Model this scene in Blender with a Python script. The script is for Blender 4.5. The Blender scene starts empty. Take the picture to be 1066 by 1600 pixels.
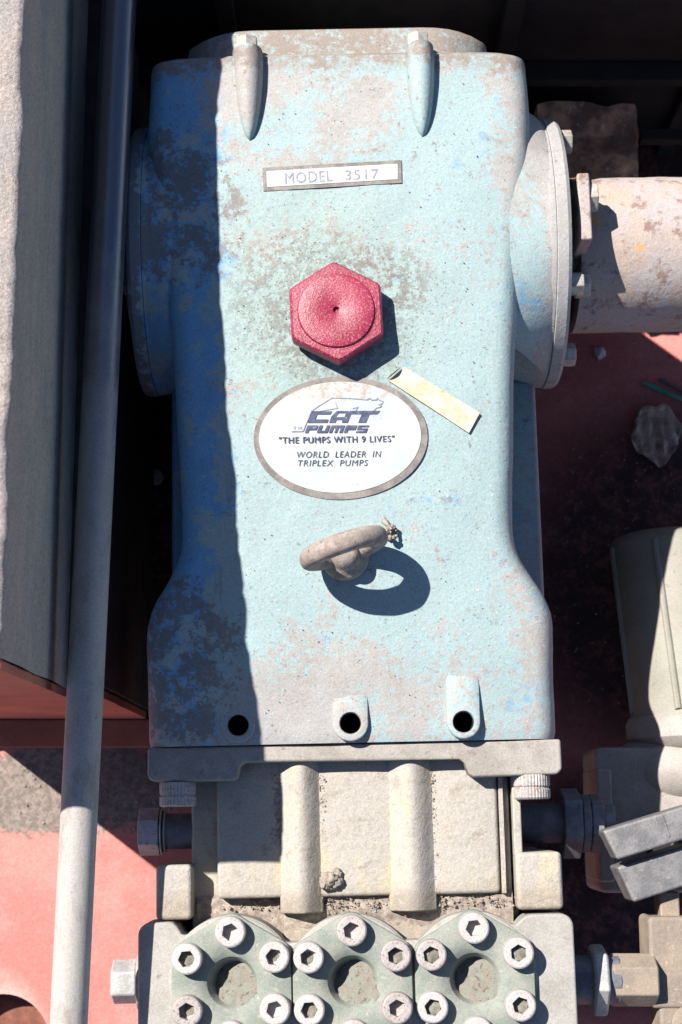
import bpy, bmesh, math, random
from mathutils import Vector, Matrix, noise
random.seed(7)
sc = bpy.context.scene
col = sc.collection
# ---------------------------------------------------------------- units
# all lengths below are written in units of 0.4 mm; heights are measured from a
# datum 900 units above the deck
S = 0.0004
DECK = -900.0
TILT = math.radians(10.6); FOC = 2500.0; CAMZ = 2457.0

# ---------------------------------------------------------------- camera
cam = bpy.data.cameras.new("camera")
cam.sensor_fit = 'VERTICAL'; cam.sensor_height = 24.0; cam.sensor_width = 24.0
cam.lens = 24.0 * FOC / 1600.0
cam.clip_start = 0.02; cam.clip_end = 100
camo = bpy.data.objects.new("camera", cam); col.objects.link(camo)
camo.location = (0, 0, (CAMZ - DECK) * S)
camo.rotation_euler = (TILT, 0, 0)
cam.dof.use_dof = True; cam.dof.focus_distance = 2560 * S; cam.dof.aperture_fstop = 8.0
sc.camera = camo

# ---------------------------------------------------------------- sky, sun, exposure
SUN_T = Vector((0.695, -0.521, -1.0)).normalized()      # the way the light travels
w = bpy.data.worlds.new("World"); sc.world = w; w.use_nodes = True
nt = w.node_tree
bg = nt.nodes["Background"]
sky = nt.nodes.new("ShaderNodeTexSky"); sky.sky_type = 'NISHITA'; sky.sun_disc = False
sky.air_density = 0.55; sky.dust_density = 0.2; sky.sun_elevation = math.radians(49); sky.sun_rotation = math.atan2(-SUN_T.x, -SUN_T.y)
nt.links.new(sky.outputs[0], bg.inputs[0]); bg.inputs[1].default_value = 0.08
sun = bpy.data.lights.new("sun", 'SUN'); sun.energy = 5.0; sun.angle = math.radians(0.5)
sun.color = (1.0, 0.955, 0.90)
suno = bpy.data.objects.new("sun", sun); col.objects.link(suno)
suno.rotation_euler = SUN_T.to_track_quat('-Z', 'Y').to_euler()
suno.location = (-1, 1, 2)
vs = sc.view_settings
vs.view_transform = 'Standard'; vs.look = 'None'; vs.gamma = 1.0; vs.use_curve_mapping = False
vs.exposure = 1.25

# ---------------------------------------------------------------- materials
class NB:
    """small node-tree writer"""
    def __init__(s, name):
        s.m = bpy.data.materials.new(name); s.m.use_nodes = True
        s.t = s.m.node_tree; s.p = s.t.nodes["Principled BSDF"]
        tc = s.t.nodes.new("ShaderNodeTexCoord")
        mp = s.t.nodes.new("ShaderNodeMapping"); mp.inputs['Scale'].default_value = (1/S, 1/S, 1/S)
        s.t.links.new(tc.outputs['Object'], mp.inputs[0]); s.co = mp.outputs[0]
    def n(s, typ): return s.t.nodes.new(typ)
    def put(s, sock, v):
        if hasattr(v, 'is_linked') or isinstance(v, bpy.types.NodeSocket): s.t.links.new(v, sock)
        elif isinstance(v, (tuple, list)) and len(v) == 3 and sock.type == 'RGBA': sock.default_value = (*v, 1)
        else: sock.default_value = v
    def noise(s, size, detail=4, rough=0.6, off=0, stretch=None, dist=0):
        q = s.n("ShaderNodeTexNoise"); c = s.co
        if off or stretch:
            mp = s.n("ShaderNodeMapping"); mp.inputs['Location'].default_value = (off, off * 0.7, off * 1.3)
            if stretch: mp.inputs['Scale'].default_value = stretch
            s.t.links.new(c, mp.inputs[0]); c = mp.outputs[0]
        s.t.links.new(c, q.inputs['Vector'])
        q.inputs['Scale'].default_value = 1.0 / size; q.inputs['Detail'].default_value = detail
        q.inputs['Roughness'].default_value = rough; q.inputs['Distortion'].default_value = dist
        return q.outputs[0]
    def ramp(s, v, a, b, lo=0.0, hi=1.0):
        q = s.n("ShaderNodeMapRange"); q.interpolation_type = 'SMOOTHSTEP'
        s.put(q.inputs[0], v)
        for i, x in enumerate((a, b, lo, hi)): q.inputs[i + 1].default_value = x
        return q.outputs[0]
    def math(s, op, a, b=0.0, clamp=False):
        q = s.n("ShaderNodeMath"); q.operation = op; q.use_clamp = clamp
        s.put(q.inputs[0], a); s.put(q.inputs[1], b); return q.outputs[0]
    def mix(s, f, a, b):
        q = s.n("ShaderNodeMix"); q.data_type = 'RGBA'
        s.put(q.inputs[0], f); s.put(q.inputs[6], a); s.put(q.inputs[7], b); return q.outputs[2]
    def grain(s, c, size=3.2, lo=0.88, hi=1.14):
        q = s.n("ShaderNodeHueSaturation"); s.put(q.inputs['Color'], c)
        s.put(q.inputs['Value'], s.ramp(s.noise(size, 3, 0.7, off=17), 0.3, 0.7, lo, hi)); return q.outputs[0]
    def xyz(s):
        q = s.n("ShaderNodeSeparateXYZ"); s.t.links.new(s.co, q.inputs[0]); return q.outputs
    def blob(s, cx, cy, rx, ry):
        """soft patch on the surface, 1 inside, 0 outside"""
        x, y, z = s.xyz()
        dx = s.math('DIVIDE', s.math('SUBTRACT', x, cx), rx); dy = s.math('DIVIDE', s.math('SUBTRACT', y, cy), ry)
        r = s.math('ADD', s.math('MULTIPLY', dx, dx), s.math('MULTIPLY', dy, dy))
        return s.ramp(r, 1.3, 0.35)
    def done(s, color, rough=0.8, metal=0.0, bump=None, bstr=0.3, bdist=2.0, spec=0.3):
        s.put(s.p.inputs['Base Color'], color); s.put(s.p.inputs['Roughness'], rough)
        s.put(s.p.inputs['Metallic'], metal); s.p.inputs['Specular IOR Level'].default_value = spec
        if bump is not None:
            b = s.n("ShaderNodeBump"); b.inputs['Strength'].default_value = bstr; b.inputs['Distance'].default_value = bdist * S
            s.put(b.inputs['Height'], bump); s.t.links.new(b.outputs[0], s.p.inputs['Normal'])
        return s.m

def simple(name, a, b, size=40, fine=5, speck=None, rough=0.8, metal=0.0, bstr=0.35, spec=0.3, speck_amt=(0.60, 0.68), stretch=None):
    """two tones mottled into each other, with specks of a third"""
    k = NB(name)
    c = k.mix(k.ramp(k.noise(size, 6, 0.62, stretch=stretch), 0.38, 0.62), a, b)
    if speck: c = k.mix(k.ramp(k.noise(fine * 2.2, 5, 0.7, off=31), *speck_amt), c, speck)
    c = k.grain(c)
    return k.done(c, rough, metal, k.noise(fine, 5, 0.65), bstr, 2.0, spec)

def crankcase_mat():
    k = NB("weathered_blue_paint")
    x, y, z = k.xyz()
    big = k.noise(170, 5, 0.6); mid = k.noise(48, 7, 0.68, off=13); fine = k.noise(13, 6, 0.75, off=57); tiny = k.noise(5, 4, 0.7, off=3)
    pale = (0.236, 0.308, 0.308); teal = (0.232, 0.300, 0.280); vivid = (0.120, 0.270, 0.430)
    dust = (0.285, 0.268, 0.255); grime = (0.135, 0.135, 0.138); brown = (0.20, 0.165, 0.14)
    cap = k.blob(-30, 150, 210, 240)
    c = k.mix(k.math('MULTIPLY', cap, k.ramp(mid, 0.25, 0.6)), pale, teal)
    # stronger blue on the flank that lies nearest the beam
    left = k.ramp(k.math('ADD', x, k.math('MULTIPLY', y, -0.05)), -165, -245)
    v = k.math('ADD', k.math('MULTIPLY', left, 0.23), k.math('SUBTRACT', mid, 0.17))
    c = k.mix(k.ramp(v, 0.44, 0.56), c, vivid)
    vb = k.ramp(k.math('ADD', k.noise(120, 4, 0.7, off=91), k.ramp(x, 150, 330, 0, 0.06)), 0.63, 0.70)
    c = k.mix(k.math('MULTIPLY', vb, 0.6), c, (0.12, 0.235, 0.34))
    # dust in drifts: towards the rear middle and the front edge
    zone = k.math('MAXIMUM', k.blob(-60, 480, 210, 120), k.math('MAXIMUM', k.ramp(y, -330, -540), k.math('MAXIMUM', k.math('MULTIPLY', k.ramp(x, 215, 300), 0.6), k.ramp(x, 300, 365, 0, 1.5))))
    d = k.math('ADD', k.math('ADD', k.math('MULTIPLY', big, 0.5), k.math('MULTIPLY', fine, 0.5)), k.math('MULTIPLY', zone, 0.13))
    c = k.mix(k.ramp(d, 0.545, 0.605, 0, 0.9), c, k.mix(k.ramp(mid, 0.4, 0.6), dust, (0.265, 0.24, 0.222)))
    # thick grime patches on the left flank and along the rear lip; left bearing cover darker
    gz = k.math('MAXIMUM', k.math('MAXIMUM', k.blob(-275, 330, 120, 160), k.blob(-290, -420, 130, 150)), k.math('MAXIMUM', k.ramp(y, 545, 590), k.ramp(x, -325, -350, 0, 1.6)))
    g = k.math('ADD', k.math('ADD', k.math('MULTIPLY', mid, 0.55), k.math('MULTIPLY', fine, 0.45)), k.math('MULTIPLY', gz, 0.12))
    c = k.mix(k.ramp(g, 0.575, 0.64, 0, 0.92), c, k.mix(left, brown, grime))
    rear = k.math('MULTIPLY', k.ramp(y, 556, 588), k.ramp(fine, 0.3, 0.55))
    c = k.mix(k.math('MULTIPLY', rear, 0.75), c, brown)
    # dark oil specks round the filler
    sp = k.math('ADD', tiny, k.math('MULTIPLY', k.blob(0, 150, 190, 170), 0.06))
    c = k.mix(k.ramp(sp, 0.63, 0.67, 0, 0.85), c, (0.11, 0.092, 0.08))
    oil = k.math('MULTIPLY', k.math('MAXIMUM', k.blob(45, 190, 110, 75), k.math('MULTIPLY', k.blob(-60, 165, 150, 130), 0.75)), k.ramp(fine, 0.45, 0.56))
    c = k.mix(k.math('MULTIPLY', oil, 0.7), c, (0.13, 0.12, 0.105))
    ring = k.math('MULTIPLY', k.blob(-2, 122, 118, 118), k.ramp(fine, 0.42, 0.55))
    c = k.mix(k.math('MULTIPLY', ring, 0.55), c, (0.12, 0.115, 0.105))
    # worn-through flecks
    c = k.mix(k.ramp(k.noise(8, 4, 0.7, off=201), 0.665, 0.70, 0, 0.85), c, (0.46, 0.45, 0.43))
    c = k.mix(k.ramp(k.noise(30, 6, 0.7, off=333), 0.68, 0.72, 0, 0.7), c, (0.37, 0.20, 0.15))
    chip = k.noise(26, 8, 0.78, off=411)
    c = k.mix(k.ramp(k.math('ADD', chip, k.ramp(x, 200, 320, 0, 0.03)), 0.628, 0.64, 0, 0.8), c, (0.235, 0.21, 0.195))
    c = k.mix(k.ramp(k.noise(19, 8, 0.8, off=512), 0.625, 0.637, 0, 0.85), c, (0.125, 0.108, 0.098))
    # run of oil below the filler and down the slope
    run = k.math('MULTIPLY', k.math('MULTIPLY', k.ramp(x, -235, -215), k.ramp(x, -120, -250)), k.ramp(k.noise(40, 6, 0.7, off=71, stretch=(1, 0.12, 1)), 0.52, 0.62))
    c = k.mix(k.math('MULTIPLY', run, 0.5), c, (0.14, 0.13, 0.12))
    h = k.math('ADD', k.math('MULTIPLY', fine, 0.6), k.math('ADD', k.math('MULTIPLY', tiny, 0.35), k.math('MULTIPLY', mid, 0.4)))
    c = k.grain(c, 3.4, 0.90, 1.12)
    return k.done(c, k.ramp(fine, 0.3, 0.7, 0.6, 0.9), 0, h, 0.5, 3.4, 0.35)

def floor_mat():
    k = NB("red_deck_paint")
    x, y, z = k.xyz()
    mid = k.noise(60, 7, 0.7); fine = k.noise(14, 6, 0.75, off=9)
    c = k.mix(k.ramp(k.noise(200, 4, 0.6, off=77), 0.4, 0.6), (0.41, 0.125, 0.105), (0.46, 0.165, 0.142))
    c = k.mix(k.ramp(fine, 0.56, 0.72, 0, 0.45), c, (0.48, 0.22, 0.18))
    # dry soil lying along the foot of the beam and under the pump
    zone = k.math('MAXIMUM', k.blob(-560, 45, 290, 105), 0.0)
    d = k.math('ADD', k.math('MULTIPLY', k.math('ADD', mid, fine), 0.5), k.math('MULTIPLY', zone, 0.30))
    c = k.mix(k.ramp(d, 0.60, 0.74), c, k.mix(k.ramp(fine, 0.4, 0.6), (0.20, 0.165, 0.142), (0.12, 0.095, 0.08)))
    # shade beside and behind the pump painted into the deck, over some oil grime
    deck_shade = k.math('MAXIMUM', k.math('MAXIMUM', k.blob(740, 480, 430, 410), k.blob(800, 1500, 600, 300)), k.math('MAXIMUM', k.blob(-330, 560, 260, 520), k.blob(520, -150, 260, 260)))
    c = k.mix(k.math('MULTIPLY', deck_shade, k.ramp(k.math('ADD', k.math('MULTIPLY', mid, .5), k.math('MULTIPLY', fine, .5)), 0.64, 0.46, 0.62, 0.97)), c, (0.024, 0.014, 0.013))
    # rubbed pale ring round the drain hole, rust inside it
    hole = k.blob(-735, -480, 150, 170)
    c = k.mix(k.math('MULTIPLY', hole, k.ramp(mid, 0.3, 0.55, 0.4, 0.9)), c, (0.40, 0.34, 0.29))
    c = k.mix(k.ramp(k.noise(9, 4, 0.7, off=19), 0.66, 0.72, 0, 0.7), c, (0.09, 0.05, 0.04))
    c = k.grain(c, 5, .88, 1.14)
    return k.done(c, 0.7, 0, k.math('ADD', fine, k.math('MULTIPLY', mid, 0.6)), 0.4, 3, 0.3)

M = {}
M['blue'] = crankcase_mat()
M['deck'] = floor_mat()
M['under'] = simple("dark_rust", (0.12, 0.045, 0.03), (0.20, 0.075, 0.05), 50, 8, (0.07, 0.04, 0.03))
M['alu'] = simple("dusty_cast_alloy", (0.265, 0.242, 0.215), (0.215, 0.192, 0.168), 45, 5, (0.15, 0.125, 0.105), 0.85, speck_amt=(0.58, 0.70))
def manifold_mat():
    k = NB("dusty_yellowed_casting")
    big = k.noise(70, 5, 0.6, stretch=(1, 0.45, 1)); fine = k.noise(11, 6, 0.72, off=5)
    c = k.mix(k.ramp(big, 0.5, 0.64), (0.30, 0.277, 0.243), (0.335, 0.295, 0.215))
    c = k.mix(k.ramp(fine, 0.52, 0.72, 0, 0.7), c, (0.25, 0.215, 0.175))
    x, y, z = k.xyz()
    dirt = k.math('MULTIPLY', k.ramp(y, -775, -815), k.ramp(fine, 0.3, 0.55, 0.35, 1))
    c = k.mix(k.math('MULTIPLY', dirt, 0.85), c, (0.22, 0.185, 0.15))
    c = k.mix(k.ramp(k.noise(34, 7, 0.72, off=91), 0.53, 0.66, 0, 0.65), c, (0.215, 0.18, 0.145))
    c = k.grain(c)
    return k.done(c, 0.88, 0, k.math('ADD', fine, k.noise(34, 5, .7, off=91)), 0.55, 3.5, 0.25)
M['manifold'] = manifold_mat()
M['cover'] = simple("grey_green_dusty_steel", (0.155, 0.175, 0.150), (0.205, 0.21, 0.18), 45, 6, (0.265, 0.245, 0.21), 0.75, speck_amt=(0.56, 0.72))
M['head'] = simple("pale_grey_casting", (0.275, 0.26, 0.235), (0.23, 0.215, 0.19), 60, 7, (0.165, 0.145, 0.125), 0.8, speck_amt=(0.60, 0.74))
def screw_mat():
    k = NB("dull_screw_steel")
    oi = k.n("ShaderNodeObjectInfo").outputs['Random']
    mid = k.noise(17, 5, 0.65); fine = k.noise(5, 5, 0.7, off=9)
    d = k.math('ADD', k.math('MULTIPLY', mid, 0.6), k.math('MULTIPLY', oi, 0.35))
    c = k.mix(k.ramp(d, 0.35, 0.65), (0.37, 0.335, 0.315), (0.275, 0.245, 0.23))
    c = k.mix(k.math('MULTIPLY', k.ramp(fine, 0.52, 0.62), k.ramp(oi, 0.1, 1, 0.3, 0.95)), c, (0.17, 0.115, 0.09))
    return k.done(k.grain(c), 0.55, 0.15, fine, 0.35, 2, 0.5)
M['screw'] = screw_mat()
M['screw_plain'] = simple("dull_screw_steel", (0.36, 0.33, 0.315), (0.29, 0.265, 0.255), 16, 4, (0.18, 0.16, 0.15), 0.55, 0.15, spec=0.5)
M['socket_dirt'] = simple("dry_dirt", (0.185, 0.180, 0.150), (0.125, 0.112, 0.090), 14, 3, (0.24, 0.17, 0.125), 0.95, speck_amt=(0.64, 0.68))
M['dish_soil'] = simple("soil_dusted_dish", (0.150, 0.155, 0.130), (0.150, 0.132, 0.108), 14, 4, (0.085, 0.066, 0.052), 0.9, speck_amt=(0.57, 0.63))
M['bolt'] = simple("pale_bolt_steel", (0.37, 0.345, 0.305), (0.27, 0.235, 0.20), 14, 4, (0.18, 0.12, 0.09), 0.5, 0.2, spec=0.5)
def cap_mat():
    k = NB("pitted_red_paint")
    tiny = k.noise(3.6, 4, 0.75); fine = k.noise(11, 5, 0.7, off=8)
    c = k.mix(k.ramp(k.noise(45, 4, 0.6, off=4), 0.35, 0.65), (0.185, 0.006, 0.026), (0.235, 0.013, 0.040))
    c = k.mix(k.ramp(tiny, 0.555, 0.62, 0, 0.6), c, (0.40, 0.20, 0.25))  # pale dust specks that also paint in the sparkle of the pitted surface
    c = k.mix(k.ramp(fine, 0.64, 0.70, 0, 0.85), c, (0.13, 0.06, 0.06))
    return k.done(c, 0.36, 0, k.math('ADD', tiny, fine), 0.4, 2.0, 0.5)
M['cap'] = cap_mat()
M['black'] = simple("black_hole_dirt", (0.012, 0.011, 0.010), (0.02, 0.018, 0.016), 20, rough=0.95)
def badge_mat():
    k = NB("white_badge_foil")
    c = k.mix(k.ramp(k.noise(90, 5, 0.6), 0.42, 0.6), (0.40, 0.40, 0.395), (0.335, 0.37, 0.378))
    c = k.mix(k.ramp(k.noise(14, 7, 0.75, off=31), 0.60, 0.66, 0, 0.75), c, (0.30, 0.25, 0.20))
    c = k.mix(k.ramp(k.noise(7, 5, 0.7, off=3, stretch=(1, 0.2, 1)), 0.62, 0.66, 0, 0.5), c, (0.33, 0.33, 0.33))
    c = k.mix(k.math('MULTIPLY', k.blob(-9, 18, 130, 24), k.ramp(k.noise(9, 6, 0.75, off=61), 0.45, 0.62)), c, (0.31, 0.245, 0.19))
    return k.done(c, 0.45, 0, k.noise(8, 4, 0.6), 0.12, 1.5, 0.4)
M['badge_white'] = badge_mat()
M['badge_rim'] = simple("dark_badge_border", (0.125, 0.11, 0.105), (0.19, 0.17, 0.155), 25, 5, (0.27, 0.23, 0.20), 0.6, bstr=0.2)
M['ink'] = simple("navy_print", (0.035, 0.045, 0.085), (0.07, 0.08, 0.12), 12, 3, (0.22, 0.22, 0.24), 0.6, bstr=0.05, speck_amt=(0.62, 0.68))
M['ink_pale'] = simple("faded_print", (0.17, 0.175, 0.21), (0.24, 0.245, 0.27), 12, 3, rough=0.6, bstr=0.05)
M['tape'] = simple("yellowed_tape", (0.44, 0.335, 0.225), (0.42, 0.385, 0.335), 26, 6, (0.28, 0.19, 0.11), 0.7, bstr=0.2, speck_amt=(0.62, 0.72))
M['tape_edge'] = simple("curled_tape_edge", (0.30, 0.25, 0.11), (0.20, 0.16, 0.07), 10)
M['eye'] = simple("dusty_forged_steel", (0.265, 0.222, 0.195), (0.19, 0.155, 0.135), 22, 4, (0.11, 0.088, 0.075), 0.75, bstr=0.5, speck_amt=(0.57, 0.68), stretch=(1, 1, 2))
def rod_mat():
    k = NB("grey_rod_steel")
    x, y, z = k.xyz()
    fine = k.noise(6, 5, 0.7, stretch=(1, 0.25, 1)); mid = k.noise(60, 5, 0.65, off=4)
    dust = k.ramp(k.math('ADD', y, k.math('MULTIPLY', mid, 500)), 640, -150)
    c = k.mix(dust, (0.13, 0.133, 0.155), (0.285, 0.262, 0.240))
    c = k.mix(k.ramp(fine, 0.58, 0.7, 0, 0.5), c, (0.19, 0.165, 0.15))
    c = k.mix(k.math('MULTIPLY', dust, k.ramp(k.noise(38, 7, 0.75, off=44, stretch=(1, 0.4, 1)), 0.50, 0.64, 0, 0.75)), c, (0.20, 0.175, 0.155))
    c = k.mix(k.ramp(k.noise(16, 6, 0.75, off=88), 0.64, 0.68, 0, 0.7), c, (0.12, 0.09, 0.075))
    c = k.grain(c)
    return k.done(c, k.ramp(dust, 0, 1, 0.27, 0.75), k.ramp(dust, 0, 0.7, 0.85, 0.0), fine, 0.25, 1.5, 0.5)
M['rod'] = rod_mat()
def beam_mat():
    k = NB("weathered_grey_beam")
    fine = k.noise(9, 6, 0.75); mid = k.noise(70, 6, 0.65, off=4, stretch=(1, 0.5, 1.5))
    c = k.mix(k.ramp(mid, 0.35, 0.65), (0.335, 0.285, 0.252), (0.27, 0.247, 0.23))
    c = k.mix(k.ramp(fine, 0.55, 0.68, 0, 0.7), c, (0.14, 0.12, 0.11))
    c = k.mix(k.ramp(k.noise(16, 5, 0.7, off=66), 0.64, 0.7, 0, 0.6), c, (0.36, 0.27, 0.23))
    c = k.grain(c, 4, .8, 1.22)
    return k.done(c, 0.9, 0, k.math('ADD', fine, mid), 0.7, 6, 0.2)
M['beam'] = beam_mat()
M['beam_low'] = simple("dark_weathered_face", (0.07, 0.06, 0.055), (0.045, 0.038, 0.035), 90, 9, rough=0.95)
M['redox_bounce'] = simple("red_oxide_bounce_end", (0.33, 0.115, 0.075), (0.25, 0.09, 0.065), 110, 10, (0.14, 0.07, 0.05), 0.85, speck_amt=(0.6, 0.75))
M['blackwall'] = simple("black_bulkhead_paint", (0.010, 0.010, 0.011), (0.018, 0.016, 0.016), 120, 9, rough=0.9)
M['rust'] = simple("rusty_block", (0.58, 0.34, 0.22), (0.18, 0.11, 0.08), 60, 11, (0.62, 0.52, 0.45), 0.95, bstr=0.8, speck_amt=(0.6, 0.72))
def pipe_mat():
    k = NB("flaking_rusty_pipe")
    big = k.noise(80, 6, 0.65, dist=0.6); fine = k.noise(14, 6, 0.75, off=5); mid = k.noise(36, 6, 0.7, off=71)
    c = k.mix(k.ramp(big, 0.42, 0.58), (0.31, 0.272, 0.26), (0.33, 0.26, 0.215))
    c = k.mix(k.ramp(mid, 0.54, 0.64, 0, 0.9), c, (0.19, 0.125, 0.098))
    c = k.mix(k.ramp(fine, 0.60, 0.70, 0, 0.8), c, (0.13, 0.075, 0.055))
    c = k.mix(k.ramp(k.noise(70, 4, 0.6, off=140), 0.62, 0.68, 0, 0.7), c, (0.55, 0.27, 0.08))
    c = k.grain(c)
    return k.done(c, 0.88, 0, k.math('ADD', mid, fine), 0.6, 3.5, 0.25)
M['pipe'] = pipe_mat()
M['olive'] = simple("olive_grey_enamel", (0.185, 0.178, 0.145), (0.215, 0.205, 0.17), 90, 7, (0.16, 0.15, 0.122), 0.6, bstr=0.15)
M['cast'] = simple("dusty_grey_casting", (0.295, 0.265, 0.24), (0.245, 0.22, 0.20), 60, 6, (0.22, 0.195, 0.17), 0.88, bstr=0.4)
M['jaw'] = simple("worn_dark_steel", (0.115, 0.112, 0.114), (0.175, 0.168, 0.165), 34, 5, (0.28, 0.265, 0.255), 0.5, 0.2, bstr=0.35, spec=0.5, speck_amt=(0.6, 0.72))
M['brass'] = simple("dirty_brass_casting", (0.245, 0.195, 0.15), (0.19, 0.155, 0.125), 50, 6, (0.33, 0.27, 0.20), 0.75, 0.1, bstr=0.45, speck_amt=(0.6, 0.7))
M['nut'] = simple("grey_nut_steel", (0.36, 0.345, 0.335), (0.27, 0.26, 0.255), 30, 5, (0.2, 0.17, 0.15), 0.6, 0.2)
M['darknut'] = simple("dark_fitting_steel", (0.15, 0.155, 0.17), (0.10, 0.105, 0.115), 30, 5, rough=0.6, metal=0.2)
M['leaf'] = simple("dry_leaf", (0.48, 0.38, 0.30), (0.28, 0.21, 0.165), 22, 5, rough=0.85, bstr=0.5)
M['straw'] = simple("green_plastic_straw", (0.06, 0.22, 0.15), (0.08, 0.26, 0.19), 30, rough=0.4)
M['pebble'] = simple("white_pebble", (0.55, 0.53, 0.50), (0.42, 0.40, 0.38), 12, 3)
M['crumb'] = simple("loose_soil", (0.27, 0.23, 0.19), (0.17, 0.14, 0.115), 9, 3, (0.36, 0.32, 0.28), 0.95)
M['chip_red'] = simple("red_paint_chip", (0.45, 0.10, 0.09), (0.5, 0.2, 0.16), 6, 2)
M['chip_blue'] = simple("blue_paint_chip", (0.08, 0.28, 0.45), (0.2, 0.36, 0.45), 6, 2)

# ---------------------------------------------------------------- mesh helpers
def at(px, py, z):
    """a spot of the place at height z, found along the sight line through a spot of the photograph"""
    st, ct = math.sin(TILT), math.cos(TILT)
    a = (px - 533) / FOC; b = (800 - py) / FOC
    k = (z - CAMZ) / (-ct + b * st)
    return Vector((a * k, (st + b * ct) * k, z))

PUMP_O = Vector((7.1, 666.35, 0)); PUMP_R = math.radians(1.2)
PUMP_M = Matrix.Translation(PUMP_O) @ Matrix.Rotation(PUMP_R, 4, 'Z')
def loc(px, py, z):
    return PUMP_M.inverted() @ at(px, py, z)

class Thing:
    def __init__(s, name, label, cat, org=(0, 0, DECK), pump=False, group=None, kind=None):
        s.org = Vector(org); s.pump = pump
        s.o = bpy.data.objects.new(name, None); col.objects.link(s.o)
        s.o.empty_display_size = 0.02
        p = (PUMP_M @ s.org) if pump else s.org.copy()
        s.o.location = Vector((p.x, p.y, p.z - DECK)) * S
        if pump: s.o.rotation_euler = (0, 0, PUMP_R)
        tag(s.o, label, cat, group, kind)
def tag(o, label=None, cat=None, group=None, kind=None):
    if label: o['label'] = label
    if cat: o['category'] = cat
    if group: o['group'] = group
    if kind: o['kind'] = kind

class MB:
    def __init__(s): s.v = []; s.f = []
    def add(s, v, f, mat=None):
        n = len(s.v)
        s.v += [(mat @ Vector(p)) if mat else Vector(p) for p in v]
        s.f += [tuple(i + n for i in q) for q in f]; return s
    def box(s, x0, x1, y0, y1, z0, z1, mat=None):
        v = [(x, y, z) for z in (z0, z1) for y in (y0, y1) for x in (x0, x1)]
        return s.add(v, [(0, 2, 3, 1), (4, 5, 7, 6), (0, 1, 5, 4), (2, 6, 7, 3), (0, 4, 6, 2), (1, 3, 7, 5)], mat)
    def rings(s, rings, cap0=True, cap1=True, mat=None, closed=True):
        n = len(rings[0]); v = [p for r in rings for p in r]; f = []
        for i in range(len(rings) - 1):
            for j in range(n if closed else n - 1):
                k = (j + 1) % n
                f.append((i * n + j, i * n + k, (i + 1) * n + k, (i + 1) * n + j))
        if cap0: f.append(tuple(reversed(range(n))))
        if cap1: f.append(tuple((len(rings) - 1) * n + j for j in range(n)))
        return s.add(v, f, mat)
    def prism(s, pts, z0, z1, mat=None):
        return s.rings([[(x, y, z0) for x, y in pts], [(x, y, z1) for x, y in pts]], mat=mat)
    def lathe(s, prof, n=32, mat=None, cap0=True, cap1=True, knurl=0.0):
        """profile of (radius, height) round the local z axis"""
        return s.rings([[((r - knurl * (j % 2)) * math.cos(2 * math.pi * j / n), (r - knurl * (j % 2)) * math.sin(2 * math.pi * j / n), h) for j in range(n)] for r, h in prof], cap0, cap1, mat)
    def tube(s, path, r, n=12, cap=True):
        path = [Vector(p) for p in path]; rg = []
        for i, p in enumerate(path):
            d = (path[min(i + 1, len(path) - 1)] - path[max(i - 1, 0)]).normalized()
            u = d.cross(Vector((0, 0, 1)))
            if u.length < 1e-3: u = d.cross(Vector((0, 1, 0)))
            u.normalize(); w_ = u.cross(d)
            rr = r[i] if isinstance(r, (list, tuple)) else r
            rg.append([p + (u * math.cos(2 * math.pi * j / n) + w_ * math.sin(2 * math.pi * j / n)) * rr for j in range(n)])
        return s.rings(rg, cap, cap)
    def mesh(s, name, mat, org=(0, 0, 0), sharp=35, smooth=True):
        org = Vector(org)
        me = bpy.data.meshes.new(name)
        me.from_pydata([tuple((p - org) * S) for p in s.v], [], s.f)
        bm = bmesh.new(); bm.from_mesh(me); bmesh.ops.recalc_face_normals(bm, faces=bm.faces); bm.to_mesh(me); bm.free()
        if smooth:
            for p in me.polygons: p.use_smooth = True
            me.set_sharp_from_angle(angle=math.radians(sharp))
        if mat: me.materials.append(mat)
        return me
    def build(s, name, mat, parent, bevel=0, seg=2, sharp=35, smooth=True):
        """a part of a Thing, or of a part of it (parent = Thing or (Thing, part))"""
        th, po = (parent, parent.o) if isinstance(parent, Thing) else parent
        o = bpy.data.objects.new(name, s.mesh(name, mat, th.org, sharp, smooth)); col.objects.link(o)
        o.parent = po
        if bevel:
            b = o.modifiers.new("bevel", 'BEVEL'); b.width = bevel * S; b.segments = seg; b.limit_method = 'ANGLE'
            b.angle_limit = math.radians(38); b.harden_normals = True
        return o
def solo(name, mb, mat, label, cat, org, group=None, kind=None, bevel=0, pump=False, sharp=35):
    """a thing that is one mesh"""
    org = Vector(org)
    o = bpy.data.objects.new(name, mb.mesh(name, mat, org, sharp)); col.objects.link(o)
    p = (PUMP_M @ org) if pump else org
    o.location = Vector((p.x, p.y, p.z - DECK)) * S
    if pump: o.rotation_euler = (0, 0, PUMP_R)
    tag(o, label, cat, group, kind)
    if bevel:
        b = o.modifiers.new("bevel", 'BEVEL'); b.width = bevel * S; b.segments = 2; b.limit_method = 'ANGLE'; b.angle_limit = math.radians(38); b.harden_normals = True
    return o
def cut(o, cutter):
    """bore a hole for good"""
    cm = cutter.mesh("cutter", None, (0, 0, 0)); c = bpy.data.objects.new("cutter", cm); col.objects.link(c)
    bpy.context.view_layer.update(); c.matrix_world = o.matrix_world.copy()
    md = o.modifiers.new("bore", 'BOOLEAN'); md.operation = 'DIFFERENCE'; md.solver = 'EXACT'; md.object = c
    bpy.context.view_layer.update()
    me = bpy.data.meshes.new_from_object(o.evaluated_get(bpy.context.evaluated_depsgraph_get()))
    o.modifiers.clear(); o.data = me
    bpy.data.objects.remove(c)
    for p in me.polygons: p.use_smooth = True
    me.set_sharp_from_angle(angle=math.radians(35))
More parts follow.
